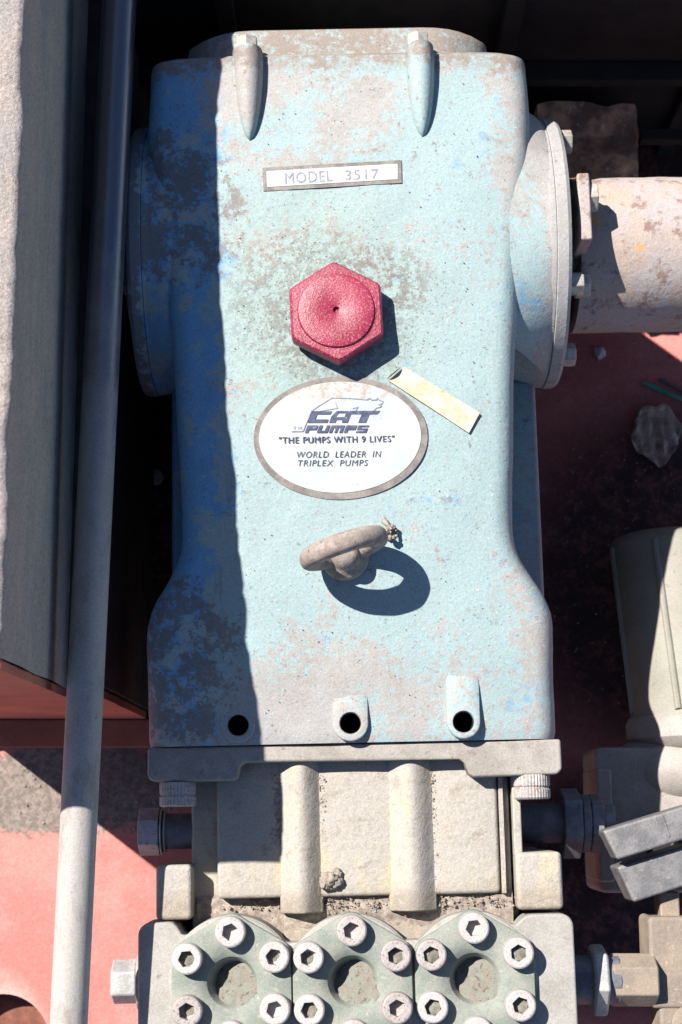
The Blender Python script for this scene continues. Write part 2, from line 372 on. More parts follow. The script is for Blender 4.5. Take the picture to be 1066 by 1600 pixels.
def lerp_tab(tab, x):
    tab = sorted(tab)
    if x <= tab[0][0]: return tab[0][1]
    for (a, u), (b, v) in zip(tab, tab[1:]):
        if x <= b: return u + (v - u) * (x - a) / (b - a)
    return tab[-1][1]
def smooth_tab(tab, x, r):
    return sum(lerp_tab(tab, x + r * k / 4) for k in range(-4, 5)) / 9
AX = lambda o: Matrix.Translation(o) @ Matrix.Rotation(math.pi / 2, 4, 'Y')          # local z -> +x
AXN = lambda o: Matrix.Translation(o) @ Matrix.Rotation(-math.pi / 2, 4, 'Y')        # local z -> -x
AYN = lambda o: Matrix.Translation(o) @ Matrix.Rotation(math.pi / 2, 4, 'X')         # local z -> -y
AYP = lambda o: Matrix.Translation(o) @ Matrix.Rotation(-math.pi / 2, 4, 'X')        # local z -> +y
def hexprof(r, h, ch=0.12, rot=0):
    """rings of a chamfered hexagon head along local z"""
    def ring(k, z): return [(r * k * math.cos(rot + math.pi / 3 * j), r * k * math.sin(rot + math.pi / 3 * j), z) for j in range(6)]
    return [ring(1, 0), ring(1, h * (1 - ch)), ring(1 - ch * 0.7, h)]

# ================================================================ the setting
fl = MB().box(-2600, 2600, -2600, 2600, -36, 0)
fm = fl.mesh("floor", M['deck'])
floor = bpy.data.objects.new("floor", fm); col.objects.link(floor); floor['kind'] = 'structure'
hp = at(2, 1632, DECK)
cut(floor, MB().lathe([(98, -80), (98, 40)], 48, Matrix.Translation((hp.x, hp.y, 0))))
pit = bpy.data.objects.new("pit_bottom", MB().box(-2600, 2600, -2600, 2600, -75, -60).mesh("pit_bottom", M['under'])); col.objects.link(pit); pit['kind'] = 'structure'

# rear bulkhead: black plate added behind the pump, height set by the shade it casts
bw = Thing("shade_bulkhead", "tall black painted bulkhead plate added behind the pump to cast shade", "bulkhead", (0, 1470, DECK))
MB().box(-1600, 1700, 1460, 1500, DECK, -60).build("plate", M['blackwall'], bw, 4)
for xx in (-230, 300, 700):
    MB().box(xx, xx + 34, 1436, 1459, DECK, -90).build("stiffener", M['blackwall'], bw, 3)
MB().box(-1600, 1700, 1418, 1459, -520, -490).build("ledge", M['blackwall'], bw, 3)

# ================================================================ beam on the left
XB = -459.0; YB = 203.0; ZB = 300.0
bt = Thing("beam", "thick rough grey beam along the left edge, shading the pump", "beam", (XB - 165, 900, DECK))
def beam_mesh():
    mb = MB(); rg = []
    ny = 150
    for i in range(ny + 1):
        y = YB + (2300 - YB) * (i / ny) ** 1.35
        def j(a, k): return noise.noise(Vector((y * 0.02 * k + a, a * 3.1, 0))) 
        e = 9 * j(1, 0.45) + 4.0 * j(2, 2.2) + 2.0 * j(5, 7)
        ez = 7 * j(3, 0.5) + 3 * j(4, 2.5)
        endw = 3 * j(9, 1)
        pr = [(XB - 330, -250), (XB - 330, ZB)]
        for k in range(1, 9):
            t = k / 9; pr.append((XB - 330 + 318 * t, ZB + 2 * noise.noise(Vector((t * 9, y * 0.03, 4)))))
        pr += [(XB - 11 + e, ZB + ez), (XB - 3 + e, ZB - 4 + ez), (XB + e * 0.9, ZB - 12 + ez)]
        for k in range(1, 9):
            t = k / 9; pr.append((XB + e * max(0, 1 - 5 * t) + 1.5 * noise.noise(Vector((t * 12, y * 0.03, 9))), ZB - 12 - (ZB - 12 + 246) * t))
        pr += [(XB - 3, -247), (XB - 7, -250)]
        yy = y
        rg.append([(x, yy + (3.5 * noise.noise(Vector((x * 0.05, z * 0.05, 2))) if i == 0 else 0), z) for x, z in pr])
    mb.rings(rg, False, True)
    return mb
beam_mesh().build("upper_rail", M['beam'], bt, sharp=50)
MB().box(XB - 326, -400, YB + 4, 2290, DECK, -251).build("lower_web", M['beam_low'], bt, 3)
# oxide-red end plate, red bounce light in its colour, ragged edge against the rail
ep = MB(); g0 = []; g1 = []
n_ = 44
for i in range(n_ + 1):
    z = DECK + 18 + (ZB - 8 - DECK - 18) * i / n_
    g0.append((XB - 3 + 4 * noise.noise(Vector((z * 0.035, 1, 0))) + 2.5 * noise.noise(Vector((z * 0.15, 7, 0))), z))
g0 = [(x + (59 if z < -248 else 0), z) for x, z in g0]
outl = [(XB - 328, DECK + 18)] + g0 + [(XB - 328, ZB - 8)]
ep.rings([[(x, YB - 14, z) for x, z in outl], [(x, YB - 0.5, z) for x, z in outl]])
ep.build("end_plate", M['redox_bounce'], bt)
b0 = at(0, 1168, DECK + 16)
MB().box(XB - 326, -392, b0.y, YB - 15, DECK + 1, DECK + 16).build("foot_plate", M['redox_bounce'], bt, 3)

# ================================================================ long rod
ra = at(187, 0, -45); rb = at(107.5, 1600, -97)
d_ = (rb - ra); ra2 = ra - d_ * 0.28; rb2 = rb + d_ * 0.12
rod_pts = [ra2 + (rb2 - ra2) * i / 24 for i in range(25)]
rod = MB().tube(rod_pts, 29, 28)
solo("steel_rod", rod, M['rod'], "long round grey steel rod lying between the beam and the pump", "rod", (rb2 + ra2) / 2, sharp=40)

# ================================================================ the pump
pump = Thing("triplex_pump", "weathered blue triplex plunger pump with red filler cap and oval badge", "pump", (0, 0, DECK), pump=True)
WT = [(606, 322), (480, 326), (400, 322), (250, 302), (120, 289), (20, 283), (-225, 273), (-262, 285), (-338, 333), (-372, 337), (-560, 338)]
ZT = [(606, -68), (400, -68), (235, -77), (125, -86), (-35, -99), (-243, -129), (-345, -145), (-400, -153), (-475, -165), (-556, -184)]
def wid(y): return smooth_tab(WT, y, 22)
def ztop(x, y):
    wv = wid(y); t = min(1, abs(x) / wv)
    return smooth_tab(ZT, y, 60) - 7 * t ** 4
def crankcase():
    mb = MB(); rg = []
    ys = [-556 + 1162 * i / 96 for i in range(97)]
    for y in ys:
        er = max(0.0, y - 588) ; rear = 18 - math.sqrt(max(0, 18 ** 2 - er ** 2)) if er > 0 else 0
        fr = max(0.0, -549 - y); rear += 0.35 * fr
        wv = wid(y) - rear; r = 40
        pts = []
        zt0 = smooth_tab(ZT, y, 60) - rear
        zc = zt0 - 7 - r
        for k in range(9):
            t = k / 8; z = -560 + (zc + 560) * t
            pts.append((-(wv + 16 * (1 - t)), z))
        for k in range(1, 9):
            a = math.pi / 2 * k / 8; pts.append((-(wv - r + r * math.cos(a)), zc + r * math.sin(a) ))
        xe = wv - r
        for k in range(1, 40):
            x = -xe + 2 * xe * k / 40; t = abs(x) / xe
            pts.append((x, zt0 - 7 * t ** 4))
        left = pts[:17]
        pts += [(-x, z) for x, z in reversed(left)]
        out = []
        for x, z in pts:
            n1 = noise.noise(Vector((x * 0.012, y * 0.012, z * 0.012))) * 2.2 + noise.noise(Vector((x * 0.05, y * 0.05, z * 0.05 + 9))) * 0.7
            if abs(x) < xe and z > -300: z += n1
            else: x += n1 * (1 if x > 0 else -1)
            out.append((x, y, z))
        rg.append(out)
    mb.rings(rg)
    return mb
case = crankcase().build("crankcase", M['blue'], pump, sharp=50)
bores = [loc(372, 1133, -173), loc(548, 1130, -167), loc(725, 1128, -163)]
cm_ = MB()
for b in bores: cm_.lathe([(17.5, -330 - DECK), (17.5, -60 - DECK)], 32, Matrix.Translation((b.x, b.y, 0)))
case.matrix_world  # parented at identity
cut(case, cm_)
# note: cut() works in the crankcase's own space
def radial_plate(cx, cy, inner, outline, ztop_, zbot, n=72, rnd=2.5):
    """plate with a bore: inner = [(r, z)...] from the bottom of the bore up, outline(theta) -> r"""
    mb = MB(); rg = []
    A = [2 * math.pi * j / n for j in range(n)]
    for r, z in inner: rg.append([(cx + r * math.cos(a), cy + r * math.sin(a), z) for a in A])
    rg.append([(cx + (outline(a) - rnd) * math.cos(a), cy + (outline(a) - rnd) * math.sin(a), ztop_) for a in A])
    rg.append([(cx + (outline(a) - rnd * 0.3) * math.cos(a), cy + (outline(a) - rnd * 0.3) * math.sin(a), ztop_ - rnd * 0.3) for a in A])
    rg.append([(cx + outline(a) * math.cos(a), cy + outline(a) * math.sin(a), ztop_ - rnd) for a in A])
    rg.append([(cx + outline(a) * math.cos(a), cy + outline(a) * math.sin(a), zbot) for a in A])
    mb.rings(rg, True, False)
    return mb
def stadium(r, L):
    def f(a):
        s_, c_ = math.sin(a), math.cos(a)
        if s_ <= 0: return r
        # straight flanks running towards +y, then a round end
        t1 = r / max(1e-6, abs(c_))
        if t1 * s_ <= L: return t1
        b = L * s_; return b + math.sqrt(max(0, b * b - L * L + r * r))
    return f
for b, L, rr in zip(bores, (60, 40, 66), (28, 29, 27)):
    bo = radial_plate(b.x, b.y, [(17, -300), (17, b.z - 3), (18.5, b.z)], stadium(rr, L), b.z, b.z - 60)
    bo.build("oil_port_boss", M['blue'], pump, sharp=50)
    MB().lathe([(3, -290), (16.4, -290), (16.4, b.z - 9), (17.3, b.z - 9)], 32, Matrix.Translation((b.x, b.y, 0)), True, False).build("bore_lining", M['black'], pump)

# lower side rails of the body
for s_ in (-1, 1):
    rw = 346 if s_ > 0 else 312
    MB().box(min(s_ * 200, s_ * rw), max(s_ * 200, s_ * rw), -322, 95, -560, -345).build("side_rail", M['blue'], pump, 8)
    MB().box(min(s_ * 180, s_ * 262), max(s_ * 180, s_ * 262), -480, 480, DECK, -556).build("foot", M['blackwall'], pump, 5)

# rear cover
rc = []
for k in range(25):
    x = -262 + 524 * k / 24
    e = max(0, abs(x) - 150) / 112
    rc.append((x, -96 - 58 * e ** 2.4))
rcm = MB()
rgs = []
for y, ins in ((600, 0), (640, 0), (652, 2), (660, 7), (664, 14)):
    rgs.append([(x * (1 - ins / 262), y, z - ins) for x, z in rc] + [(262 - ins, y, -520), (-262 + ins, y, -520)])
rcm.rings(rgs)
rcm.build("rear_cover", M['blue'], pump, sharp=50)

# lugs with bolts that hold the rear cover
for xl in (-151, 139):
    mb = MB(); rg = []
    for k in range(22):
        t = k / 21; y = 604 - 160 * t
        f = math.sqrt(max(0.0, 1 - t ** 1.9)) if t < 1 else 0
        f = max(f, 0.02); hw = 25.5 * f * (1 if t > 0.06 else 0.93); hh = 33 * f ** 1.15
        base = ztop(xl, y) - 10
        rg.append([(xl + hw * math.cos(math.pi * j / 14), y, base + (hh + 10) * math.sin(math.pi * j / 14) ** 0.8) for j in range(15)])
    mb.rings(rg, True, True)
    lug = mb.build("cover_lug", M['blue'], pump, sharp=60)
    hb = MB(); hb.rings(hexprof(20, 24, rot=0.5), mat=AYP((xl - 3, 603, -66)))
    hb.build("hex_bolt", M['bolt'], (pump, lug), 1.5)

# bearing covers on both flanks, axis across the pump
CY, CZ, RF = 320, -320, 241
for s_ in (1, -1):
    ax = AX((0, CY, CZ)) if s_ > 0 else AXN((24, CY, CZ))
    hub = MB().lathe([(212, 150), (216, 262), (222, 290), (230, 318), (236, 340), (239, 352), (239, 359.5)], 72, ax, False, False)
    # sweep the neck into the body
    hub.build("bearing_housing", M['blue'], pump, sharp=30)
    disc = MB().lathe([(225, 360), (239, 360.5), (241, 362), (241, 379), (237, 385), (140, 386), (135, 402), (60, 402)], 72, ax, False, True)
    do = disc.build("bearing_cover", M['blue'], pump, sharp=30)
    for a in (52, -33, -76, 145, -145) if s_ > 0 else (140, 180, -140):
        a = math.radians(a)
        # 0 deg is straight up, positive towards the rear
        p = (385 if s_ > 0 else -361, CY + 208 * math.sin(a), CZ + 208 * math.cos(a))
        hb = MB(); hb.rings(hexprof(21, 24, rot=a), mat=AX(p) if s_ > 0 else AXN(p))
        hb.build("hex_bolt", M['bolt'], (pump, do), 1.5)
for s_ in (1, -1):
    mb = MB(); rg = []
    for i in range(41):
        th = math.radians(-82 + 164 * i / 40)
        p1 = Vector((358 if s_ > 0 else 334, CY + 238 * math.sin(th), CZ + 238 * math.cos(th)))
        y0 = CY + 205 * math.sin(th) * (1 - 0.12 * abs(math.sin(th)))
        wv = wid(y0)
        p0 = Vector((wv - 95, y0, ztop(wv - 95, y0) - 3))
        pc_ = Vector((wv + (6 if s_ > 0 else -4), CY + 222 * math.sin(th), (ztop(wv - 60, y0) - 10) * 0.72 + 0.28 * p1.z))
        row = []
        for j in range(15):
            t = j / 14; q = p0 * (1 - t) ** 2 + pc_ * (2 * t * (1 - t)) + p1 * t * t
            row.append((s_ * q.x, q.y, q.z + 1.2 * noise.noise(q * 0.03)))
        rg.append(row)
    mb.rings(rg, False, False, closed=False)
    mb.build("bearing_shoulder", M['blue'], pump, sharp=80)
tagp = MB().box(-374, -362.5, 210, 300, -170, -120); tagp.build("maker_tag", M['darknut'], pump, 2)

# filler cap
cx, cy = -12, 136
zb = ztop(cx, cy)
cb = MB()
ro = math.radians(90 + 2)
def hx(r, z, rnd=0.0):
    out = []
    for j in range(6):
        a0 = ro + math.pi / 3 * j
        for da in (-0.07, 0, 0.07):
            rr = r * (0.985 if da == 0 else math.cos(math.pi / 6) / math.cos(math.pi / 6 - abs(da)) )
            out.append((cx + rr * math.cos(a0 + da), cy + rr * math.sin(a0 + da), z))
    return out
cb.rings([hx(82, zb + 8), hx(86, zb + 11), hx(87, zb + 30), hx(85.5, zb + 36), hx(82, zb + 39), hx(62, zb + 39.5)], True, True)
fc = cb.build("filler_cap", M['cap'], pump, sharp=28)
nk = MB().lathe([(64, zb - 12), (64, zb + 10)], 40, Matrix.Translation((cx, cy, 0)))
nk.build("cap_neck", M['cap'], (pump, fc))
tp = MB().lathe([(1, zb + 30), (5, zb + 30), (5, zb + 44.5), (6, zb + 45), (40, zb + 45.3), (56, zb + 44.8), (61.5, zb + 43.6), (63, zb + 41), (63.5, zb + 39.7), (66, zb + 39.6)], 56, Matrix.Translation((cx, cy, 0)), True, False)
tp.build("vented_disc", M['cap'], (pump, fc), sharp=28)
MB().lathe([(4.9, zb + 30.2), (4.9, zb + 31.5)], 16, Matrix.Translation((cx, cy, 0))).build("vent_hole", M['black'], (pump, fc))

# ---- flat plates and lettering
def on_case(mb, lift):
    for v in mb.v: v.z = ztop(v.x, v.y) + lift + v.z
    return mb
def poly(pts, th=1.2):
    return MB().rings([[(x, y, -6) for x, y in pts], [(x, y, 0) for x, y in pts]]) if th else None
def ell(cx, cy, a, b, rot=0, n=80):
    return [(cx + a * math.cos(t) * math.cos(rot) - b * math.sin(t) * math.sin(rot), cy + a * math.cos(t) * math.sin(rot) + b * math.sin(t) * math.cos(rot)) for t in [2 * math.pi * i / n for i in range(n)]]
def text_mb(body, p0, p1, height, shear=0.0, heavy=0.0, gap=1.0):
    """lettering fitted between two spots (left and right end of the base line)"""
    cu = bpy.data.curves.new("t", 'FONT'); cu.body = body; cu.size = 1; cu.shear = shear; cu.offset = heavy; cu.space_character = gap
    cu.resolution_u = 3
    o = bpy.data.objects.new("t", cu); col.objects.link(o); bpy.context.view_layer.update()
    me = bpy.data.meshes.new_from_object(o.evaluated_get(bpy.context.evaluated_depsgraph_get()))
    vs_ = [v.co.copy() for v in me.vertices]; fs = [tuple(p.vertices) for p in me.polygons]
    bpy.data.objects.remove(o); bpy.data.curves.remove(cu)
    x0 = min(v.x for v in vs_); x1 = max(v.x for v in vs_); y0 = 0; y1 = max(v.y for v in vs_)
    p0 = Vector(p0[:2]); p1 = Vector(p1[:2]); u = (p1 - p0); up = Vector((-u.y, u.x)).normalized() * height
    mb = MB()
    out = [p0 + u * ((v.x - x0) / (x1 - x0)) + up * (v.y / y1) for v in vs_]
    mb.add([(q.x, q.y, 0) for q in out], fs); return mb

# model plate
pc = [loc(410, 263, -70), loc(627, 251, -70), loc(628, 286, -70), loc(412, 299, -70)]
ctr = sum(pc, Vector()) / 4
def quad_grid(c, lift, n=10):
    mb = MB(); rows = []
    for zz in (-5, 0):
        for i in range(2):
            pass
    g = [[c[0].lerp(c[1], i / n).lerp(c[3].lerp(c[2], i / n), j) for i in range(n + 1)] for j in (0, 1)]
    top = [(p.x, p.y, 0) for p in g[0]] + [(p.x, p.y, 0) for p in reversed(g[1])]
    mb.rings([[(x, y, -5) for x, y, z in top], top]); return on_case(mb, lift)
mp_ = quad_grid(pc, 1.6).build("model_plate", M['badge_rim'], pump)
pin = [ctr + (p - ctr) * 1.0 for p in pc]
ins = 6.5
ux = (pc[1] - pc[0]).normalized(); uy = (pc[0] - pc[3]).normalized()
pin = [pc[0] + (ux - uy) * ins, pc[1] + (-ux - uy) * ins, pc[2] + (-ux + uy) * ins, pc[3] + (ux + uy) * ins]
quad_grid(pin, 2.3).build("white_field", M['badge_white'], (pump, mp_))
on_case(text_mb("MODEL", loc(446, 287, -68), loc(520, 283, -68), 19, gap=1.1), 2.9).build("lettering", M['ink_pale'], (pump, mp_), smooth=False)
on_case(text_mb("3517", loc(540, 281.5, -68), loc(592, 279, -68), 17, gap=1.1), 2.9).build("lettering", M['ink_pale'], (pump, mp_), smooth=False)

# oval badge
bc = (-9, -63)
ov = on_case(MB().rings([[(x, y, -5) for x, y in ell(*bc, 143, 101, 0.012)], [(x, y, 0) for x, y in ell(*bc, 143, 101, 0.012)], ]), 1.8).build("oval_badge", M['badge_rim'], pump)
on_case(MB().rings([[(x, y, -3) for x, y in ell(bc[0] - 1, bc[1] + 1, 133, 91, 0.012)], [(x, y, 0) for x, y in ell(bc[0] - 1, bc[1] + 1, 133, 91, 0.012)]]), 2.5).build("white_field", M['badge_white'], (pump, ov))
zB = -101
def bp(X, Y):          # spots measured on an enlargement of the badge
    p = loc(380 + X / 2.805, 570 + Y / 2.805, zB); return (p.x, p.y)
def letter(polys, mat, name="lettering"):
    mb = MB()
    for q in polys:
        pts = [bp(*p) for p in q]; mb.add([(x, y, 0) for x, y in pts], [tuple(range(len(pts)))])
    return on_case(mb, 3.1).build(name, mat, (pump, ov), smooth=False)
def sl(x0, y0, y1, shear):   # slanted letter grid: unit square to badge
    return lambda u, v: (x0 + u + (y1 - (y0 + (y1 - y0) * v)) * shear, y0 + (y1 - y0) * v)
C = sl(283, 206, 256, 0.42)
letter([[C(0, .02), C(86, .02), C(86, .30), C(28, .30), C(28, .72), C(86, .72), C(86, 1), C(0, 1)]], M['ink'])
A_ = sl(376, 206, 256, 0.42)
letter([[A_(14, 0), A_(82, 0), A_(82, 1), A_(56, 1), A_(56, .76), A_(28, .76), A_(28, 1), A_(0, 1), A_(0, .45)],
        ], M['ink'])
T_ = sl(464, 205, 256, 0.42)
letter([[T_(-6, 0), T_(116, 0), T_(108, .28), T_(74, .28), T_(74, 1), T_(40, 1), T_(40, .28), T_(-6, .28)]], M['ink'])
def blockword(word, x0, y0, y1, wl, gap, shear):
    x = x0
    for ch in word:
        f = sl(x, y0, y1, shear); w_ = wl * (1.25 if ch == 'M' else 1)
        b = wl * 0.32
        P = {'P': [[f(0, 0), f(w_, 0), f(w_, .62), f(b, .62), f(b, 1), f(0, 1)]],
             'U': [[f(0, 0), f(b, 0), f(b, .72), f(w_ - b, .72), f(w_ - b, 0), f(w_, 0), f(w_, 1), f(0, 1)]],
             'M': [[f(0, 0), f(w_, 0), f(w_, 1), f(w_ - b * .9, 1), f(w_ - b * .9, .36), f(w_ / 2 + b * .4, .36), f(w_ / 2 + b * .4, 1), f(w_ / 2 - b * .4, 1), f(w_ / 2 - b * .4, .36), f(b * .9, .36), f(b * .9, 1), f(0, 1)]],
             'S': [[f(0, 0), f(w_, 0), f(w_, .24), f(b, .24), f(b, .40), f(w_, .40), f(w_, 1), f(0, 1), f(0, .76), f(w_ - b, .76), f(w_ - b, .62), f(0, .62)]]}[ch]
        letter(P, M['ink']); x += w_ + gap
blockword("PUMPS", 269, 267, 299, 47, 6, 0.42)
# counters (the open eyes of A and P)
letter([[A_(30, .24), A_(58, .24), A_(58, .52), A_(24, .52)]], M['badge_white'], "letter_counter").location.z += 0.5 * S
def ribbon(pts, wd, mat, name):
    q = [Vector((*bp(*p), 0)) for p in pts]; mb = MB()
    for a, b in zip(q, q[1:]):
        d = (b - a).normalized(); n = Vector((-d.y, d.x, 0)) * wd / 2
        mb.add([a - n - d * wd * .3, b - n + d * wd * .3, b + n + d * wd * .3, a + n - d * wd * .3], [(0, 1, 2, 3)])
    return on_case(mb, 3.0).build(name, mat, (pump, ov), smooth=False)
ribbon([(213, 293), (262, 292), (300, 206), (330, 186), (390, 150), (470, 152), (545, 158), (556, 152), (562, 159), (584, 158), (590, 152), (597, 160), (612, 164), (610, 174), (594, 178), (606, 183), (600, 190), (585, 192), (570, 206), (540, 209)], 1.5, M['ink_pale'], "leaping_cat_outline")
ribbon([(300, 206), (330, 208), (400, 196), (414, 194), (404, 168)], 1.1, M['ink_pale'], "leaping_cat_outline")
ribbon([(480, 196), (505, 188), (490, 208)], 1.1, M['ink_pale'], "leaping_cat_outline")
def tl(body, X0, X1, Y0, Y1, h, mat, lift=0.0, **k):
    a = bp(X0, Y0); b = bp(X1, Y1)
    on_case(text_mb(body, a, b, h / 2.805 * 1.06, **k), 3.1 + lift).build("lettering", mat, (pump, ov), smooth=False)
tl("\"THE PUMPS WITH 9 LIVES\"", 157, 662, 344, 337, 28, M['ink'], gap=1.12)
tl("\"THE PUMPS WITH 9 LIVES\"", 158.6, 663.6, 344, 337, 28, M['ink'], gap=1.12, lift=0.35)
tl("WORLD  LEADER  IN", 236, 606, 405, 402, 27, M['ink'], shear=0.18, gap=1.12)
tl("TRIPLEX  PUMPS", 240, 548, 441, 439, 26, M['ink'], shear=0.18, gap=1.12)
tl("T M", 219, 256, 285, 284, 13, M['ink_pale'])

# strip of old tape
tq = [loc(607, 595, -92), loc(632, 574, -92), loc(750, 645, -98), loc(733, 676, -99)]
mb = MB(); top = []; rg = []
for zz in (-0.8, 0.0):
    row = []
    for i in range(13): p = tq[0].lerp(tq[3], i / 12); row.append((p.x, p.y, zz + 1.4 * abs(noise.noise(Vector((i * .7, 0, 3))))))
    for i in range(12, -1, -1): p = tq[1].lerp(tq[2], i / 12); row.append((p.x, p.y, zz + 1.4 * abs(noise.noise(Vector((i * .7, 5, 3))))))
    rg.append(row)
mb.rings(rg)
ta = on_case(mb, 3.6).build("tape_strip", M['tape'], pump)
ta['label'] = "yellowed strip of tape stuck beside the oval badge"
cp = MB()
e0 = Vector((tq[0].x, tq[0].y, 0)); e1 = Vector((tq[1].x, tq[1].y, 0)); ed = (e1 - e0)
rgc = []
for k in range(9):
    t = k / 8; p = e0 + ed * (0.05 + 0.75 * t); zc = ztop(p.x, p.y) + 3
    rr = 5.5 * math.sin(math.pi * (0.15 + 0.7 * t))
    rgc.append([(p.x - 2 + rr * math.cos(a) * 0.8, p.y + 2 + rr * math.cos(a) * 0.5, zc + rr * (1 + math.sin(a))) for a in [math.pi * 2 * j / 9 for j in range(8)]])
cp.rings(rgc).build("curled_end", M['tape_edge'], (pump, ta))

# lifting eye
ec = loc(537, 868, -133); ex, ey = ec.x, ec.y; ez = ztop(ex, ey)
em = MB(); ang = math.radians(17)
R1, r1 = 57, 16.5
rg = []
for i in range(49):
    a = 2 * math.pi * i / 48
    wob = 1 + 0.03 * noise.noise(Vector((math.cos(a) * 2, math.sin(a) * 2, 3)))
    ring = []
    for j in range(18):
        b = 2 * math.pi * j / 18
        bx = r1 * math.copysign(abs(math.cos(b)) ** 0.85, math.cos(b)); by = r1 * 1.0 * math.copysign(abs(math.sin(b)) ** 0.85, math.sin(b))
        rr = (R1 + bx) * wob
        lx = rr * math.cos(a); lz = rr * math.sin(a); ly = by
        ring.append((ex + lx * math.cos(ang) - ly * math.sin(ang), ey + lx * math.sin(ang) + ly * math.cos(ang), ez + 70 + lz))
    rg.append(ring)
em.rings(rg, False, False)
le = em.build("lifting_eye", M['eye'], pump, sharp=60)
MB().lathe([(40, ez - 8), (40, ez + 8), (37, ez + 13), (30, ez + 18), (25, ez + 26), (22, ez + 40), (12, ez + 46)], 36, Matrix.Translation((ex + 2, ey - 2, 0))).build("eye_collar", M['eye'], (pump, le), sharp=50)

# ---- front flange with its two ears
fo = [(-336, -557), (-336, -604), (-328, -612), (-196, -613), (-188, -608), (-184, -590), (-178, -584), (174, -586), (182, -592), (188, -610), (196, -616), (334, -614), (342, -606), (342, -557)]
ff = MB().prism(fo, -560, -190).build("front_flange", M['alu'], pump, 5, 3)
for xs, sgn in ((-289, -1), (294, 1)):
    k = MB().lathe([(29, 0), (30, 2), (30, 18), (28, 20), (28, 22), (30, 24), (30, 37), (27, 40), (16, 40), (15.5, 30), (1, 30)], 72, knurl=1.2, mat= AYN((xs, -613, -217)), cap0=True, cap1=False)
    k.build("flange_screw", M['screw'], (pump, ff), sharp=30)

# ---- inlet manifold
im = MB()
im.box(-272, 272, -888, -570, -560, -272)
man = im.build("inlet_manifold", M['manifold'], pump, 6)
MB().box(-116, 258, -890, -575, -400, -247).build("manifold_land", M['manifold'], (pump, man), 5)
def dome_panel(x0, x1, y0, y1, zt, crown, name="panel"):
    mb = MB(); rg = []
    for k in range(13):
        y = y0 + (y1 - y0) * k / 12
        rg.append([(x0, y, -300)] + [(x0 + (x1 - x0) * j / 10, y, zt - crown * (2 * j / 10 - 1) ** 2 + 1.2 * noise.noise(Vector((x0 + j, y * .03, 1)))) for j in range(11)] + [(x1, y, -300)])
    mb.rings(rg); return mb.build(name, M['manifold'], (pump, man), 7, 3)
dome_panel(-226, -112, -803, -575, -228, 3)
dome_panel(-66, 69, -803, -575, -226, 3)
dome_panel(120, 238, -803, -575, -226, 4)
dome_panel(240, 247, -803, -590, -229, 0)
for xc, rr in ((-88, 29), (94, 32)):
    mb = MB(); rg = []
    for k in range(15):
        y = -570 - 258 * k / 14
        rw_ = rr * 1.22
        rg.append([(xc + rw_ * u, y, -231 + (27 if y > -822 else 22) * (0.5 + 0.5 * math.cos(math.pi * u)) ** 0.62 + 0.8 * noise.noise(Vector((u * 4, y * .05, xc)))) for u in [1 - j / 10 for j in range(21)]] + [(xc - rw_, y, -300), (xc + rw_, y, -300)])
    mb.rings(rg); mb.build("column", M['manifold'], (pump, man), 3, sharp=50)
for x0, x1, y0, y1 in ((-325, -266, -834, -746), (262, 338, -830, -738)):
    MB().box(x0, x1, y0, y1, -540, -214).build("ear", M['manifold'], (pump, man), 8, 3)
MB().box(262, 276, -745, -600, -330, -226).build("thin_wall", M['manifold'], (pump, man), 3)
MB().box(-270, -117, -886, -576, -400, -266).build("manifold_land", M['manifold'], (pump, man), 4)
# plug in the left inlet port
MB().lathe([(30, 200), (30, 322)], 28, AXN((0, -693, -305))).build("port_thread", M['darknut'], (pump, man))
pl = MB(); pl.lathe([(36, 317), (36, 320)], 28, AXN((0, -693, -305))); pl.lathe([(38, 323), (38, 326)], 28, AXN((0, -693, -305)))
pl.rings([[(y, z, 328 + k) for y, z in [(40 * math.cos(math.pi / 3 * j + .5), 40 * math.sin(math.pi / 3 * j + .5)) for j in range(6)]] for k in (0, 34)], mat=AXN((0, -693, -305)))
pl.build("inlet_plug", M['nut'], pump, 2)

# ---- discharge head
hd = MB(); 
def rrect(x0, x1, y0, y1, r, n=6):
    out = []
    for (cx_, cy_, a0) in ((x1 - r, y1 - r, 0), (x0 + r, y1 - r, 90), (x0 + r, y0 + r, 180), (x1 - r, y0 + r, 270)):
        for k in range(n + 1):
            a = math.radians(a0 + 90 * k / n); out.append((cx_ + r * math.cos(a), cy_ + r * math.sin(a)))
    return out
COV = [(-201, -931), (-8, -933), (187, -933)]
def head_edge(x):
    y = -872
    for cx_, cy_ in COV:
        if abs(x - cx_) < 104: y = max(y, cy_ + math.sqrt(104 ** 2 - (x - cx_) ** 2))
    if x < -276: y = max(y, -836 - max(0, x + 300) ** 2 * 0.06)
    if x > 250: y = max(y, -836 - max(0, 285 - x) ** 2 * 0.02)
    return y
def rrect_head():
    out = rrect(-352, 350, -1190, -836, 20)
    lo_ = [p for p in out if p[1] < -1000]; r_ = [p for p in out if p[1] >= -1000 and p[0] > 0]; l_ = [p for p in out if p[1] >= -1000 and p[0] <= 0]
    top = [(x, head_edge(x)) for x in [325 - 7.5 * i for i in range(88)]]
    return r_ + [p for p in top if -331 < p[0] < 329] + l_ + lo_
hd.prism(rrect_head(), -560, -200)
hdo = hd.build("discharge_head", M['head'], pump)
COV = [(-201, -931), (-8, -933), (187, -933)]
cm_ = MB()
for x, y in COV: cm_.lathe([(62, -300 - DECK), (62, -100 - DECK)], 40, Matrix.Translation((x, y, 0)))
cut(hdo, cm_)
b_ = hdo.modifiers.new('bevel', 'BEVEL'); b_.width = 5 * S; b_.segments = 3; b_.limit_method = 'ANGLE'; b_.angle_limit = math.radians(50)
for i, (x, y) in enumerate(COV):
    MB().lathe([(103, -330), (103, -204), (101, -198.5), (97, -197), (62, -197), (62, -330)], 64, Matrix.Translation((x, y, 0)), False, False).build("head_boss", M['head'], (pump, hdo), sharp=40)
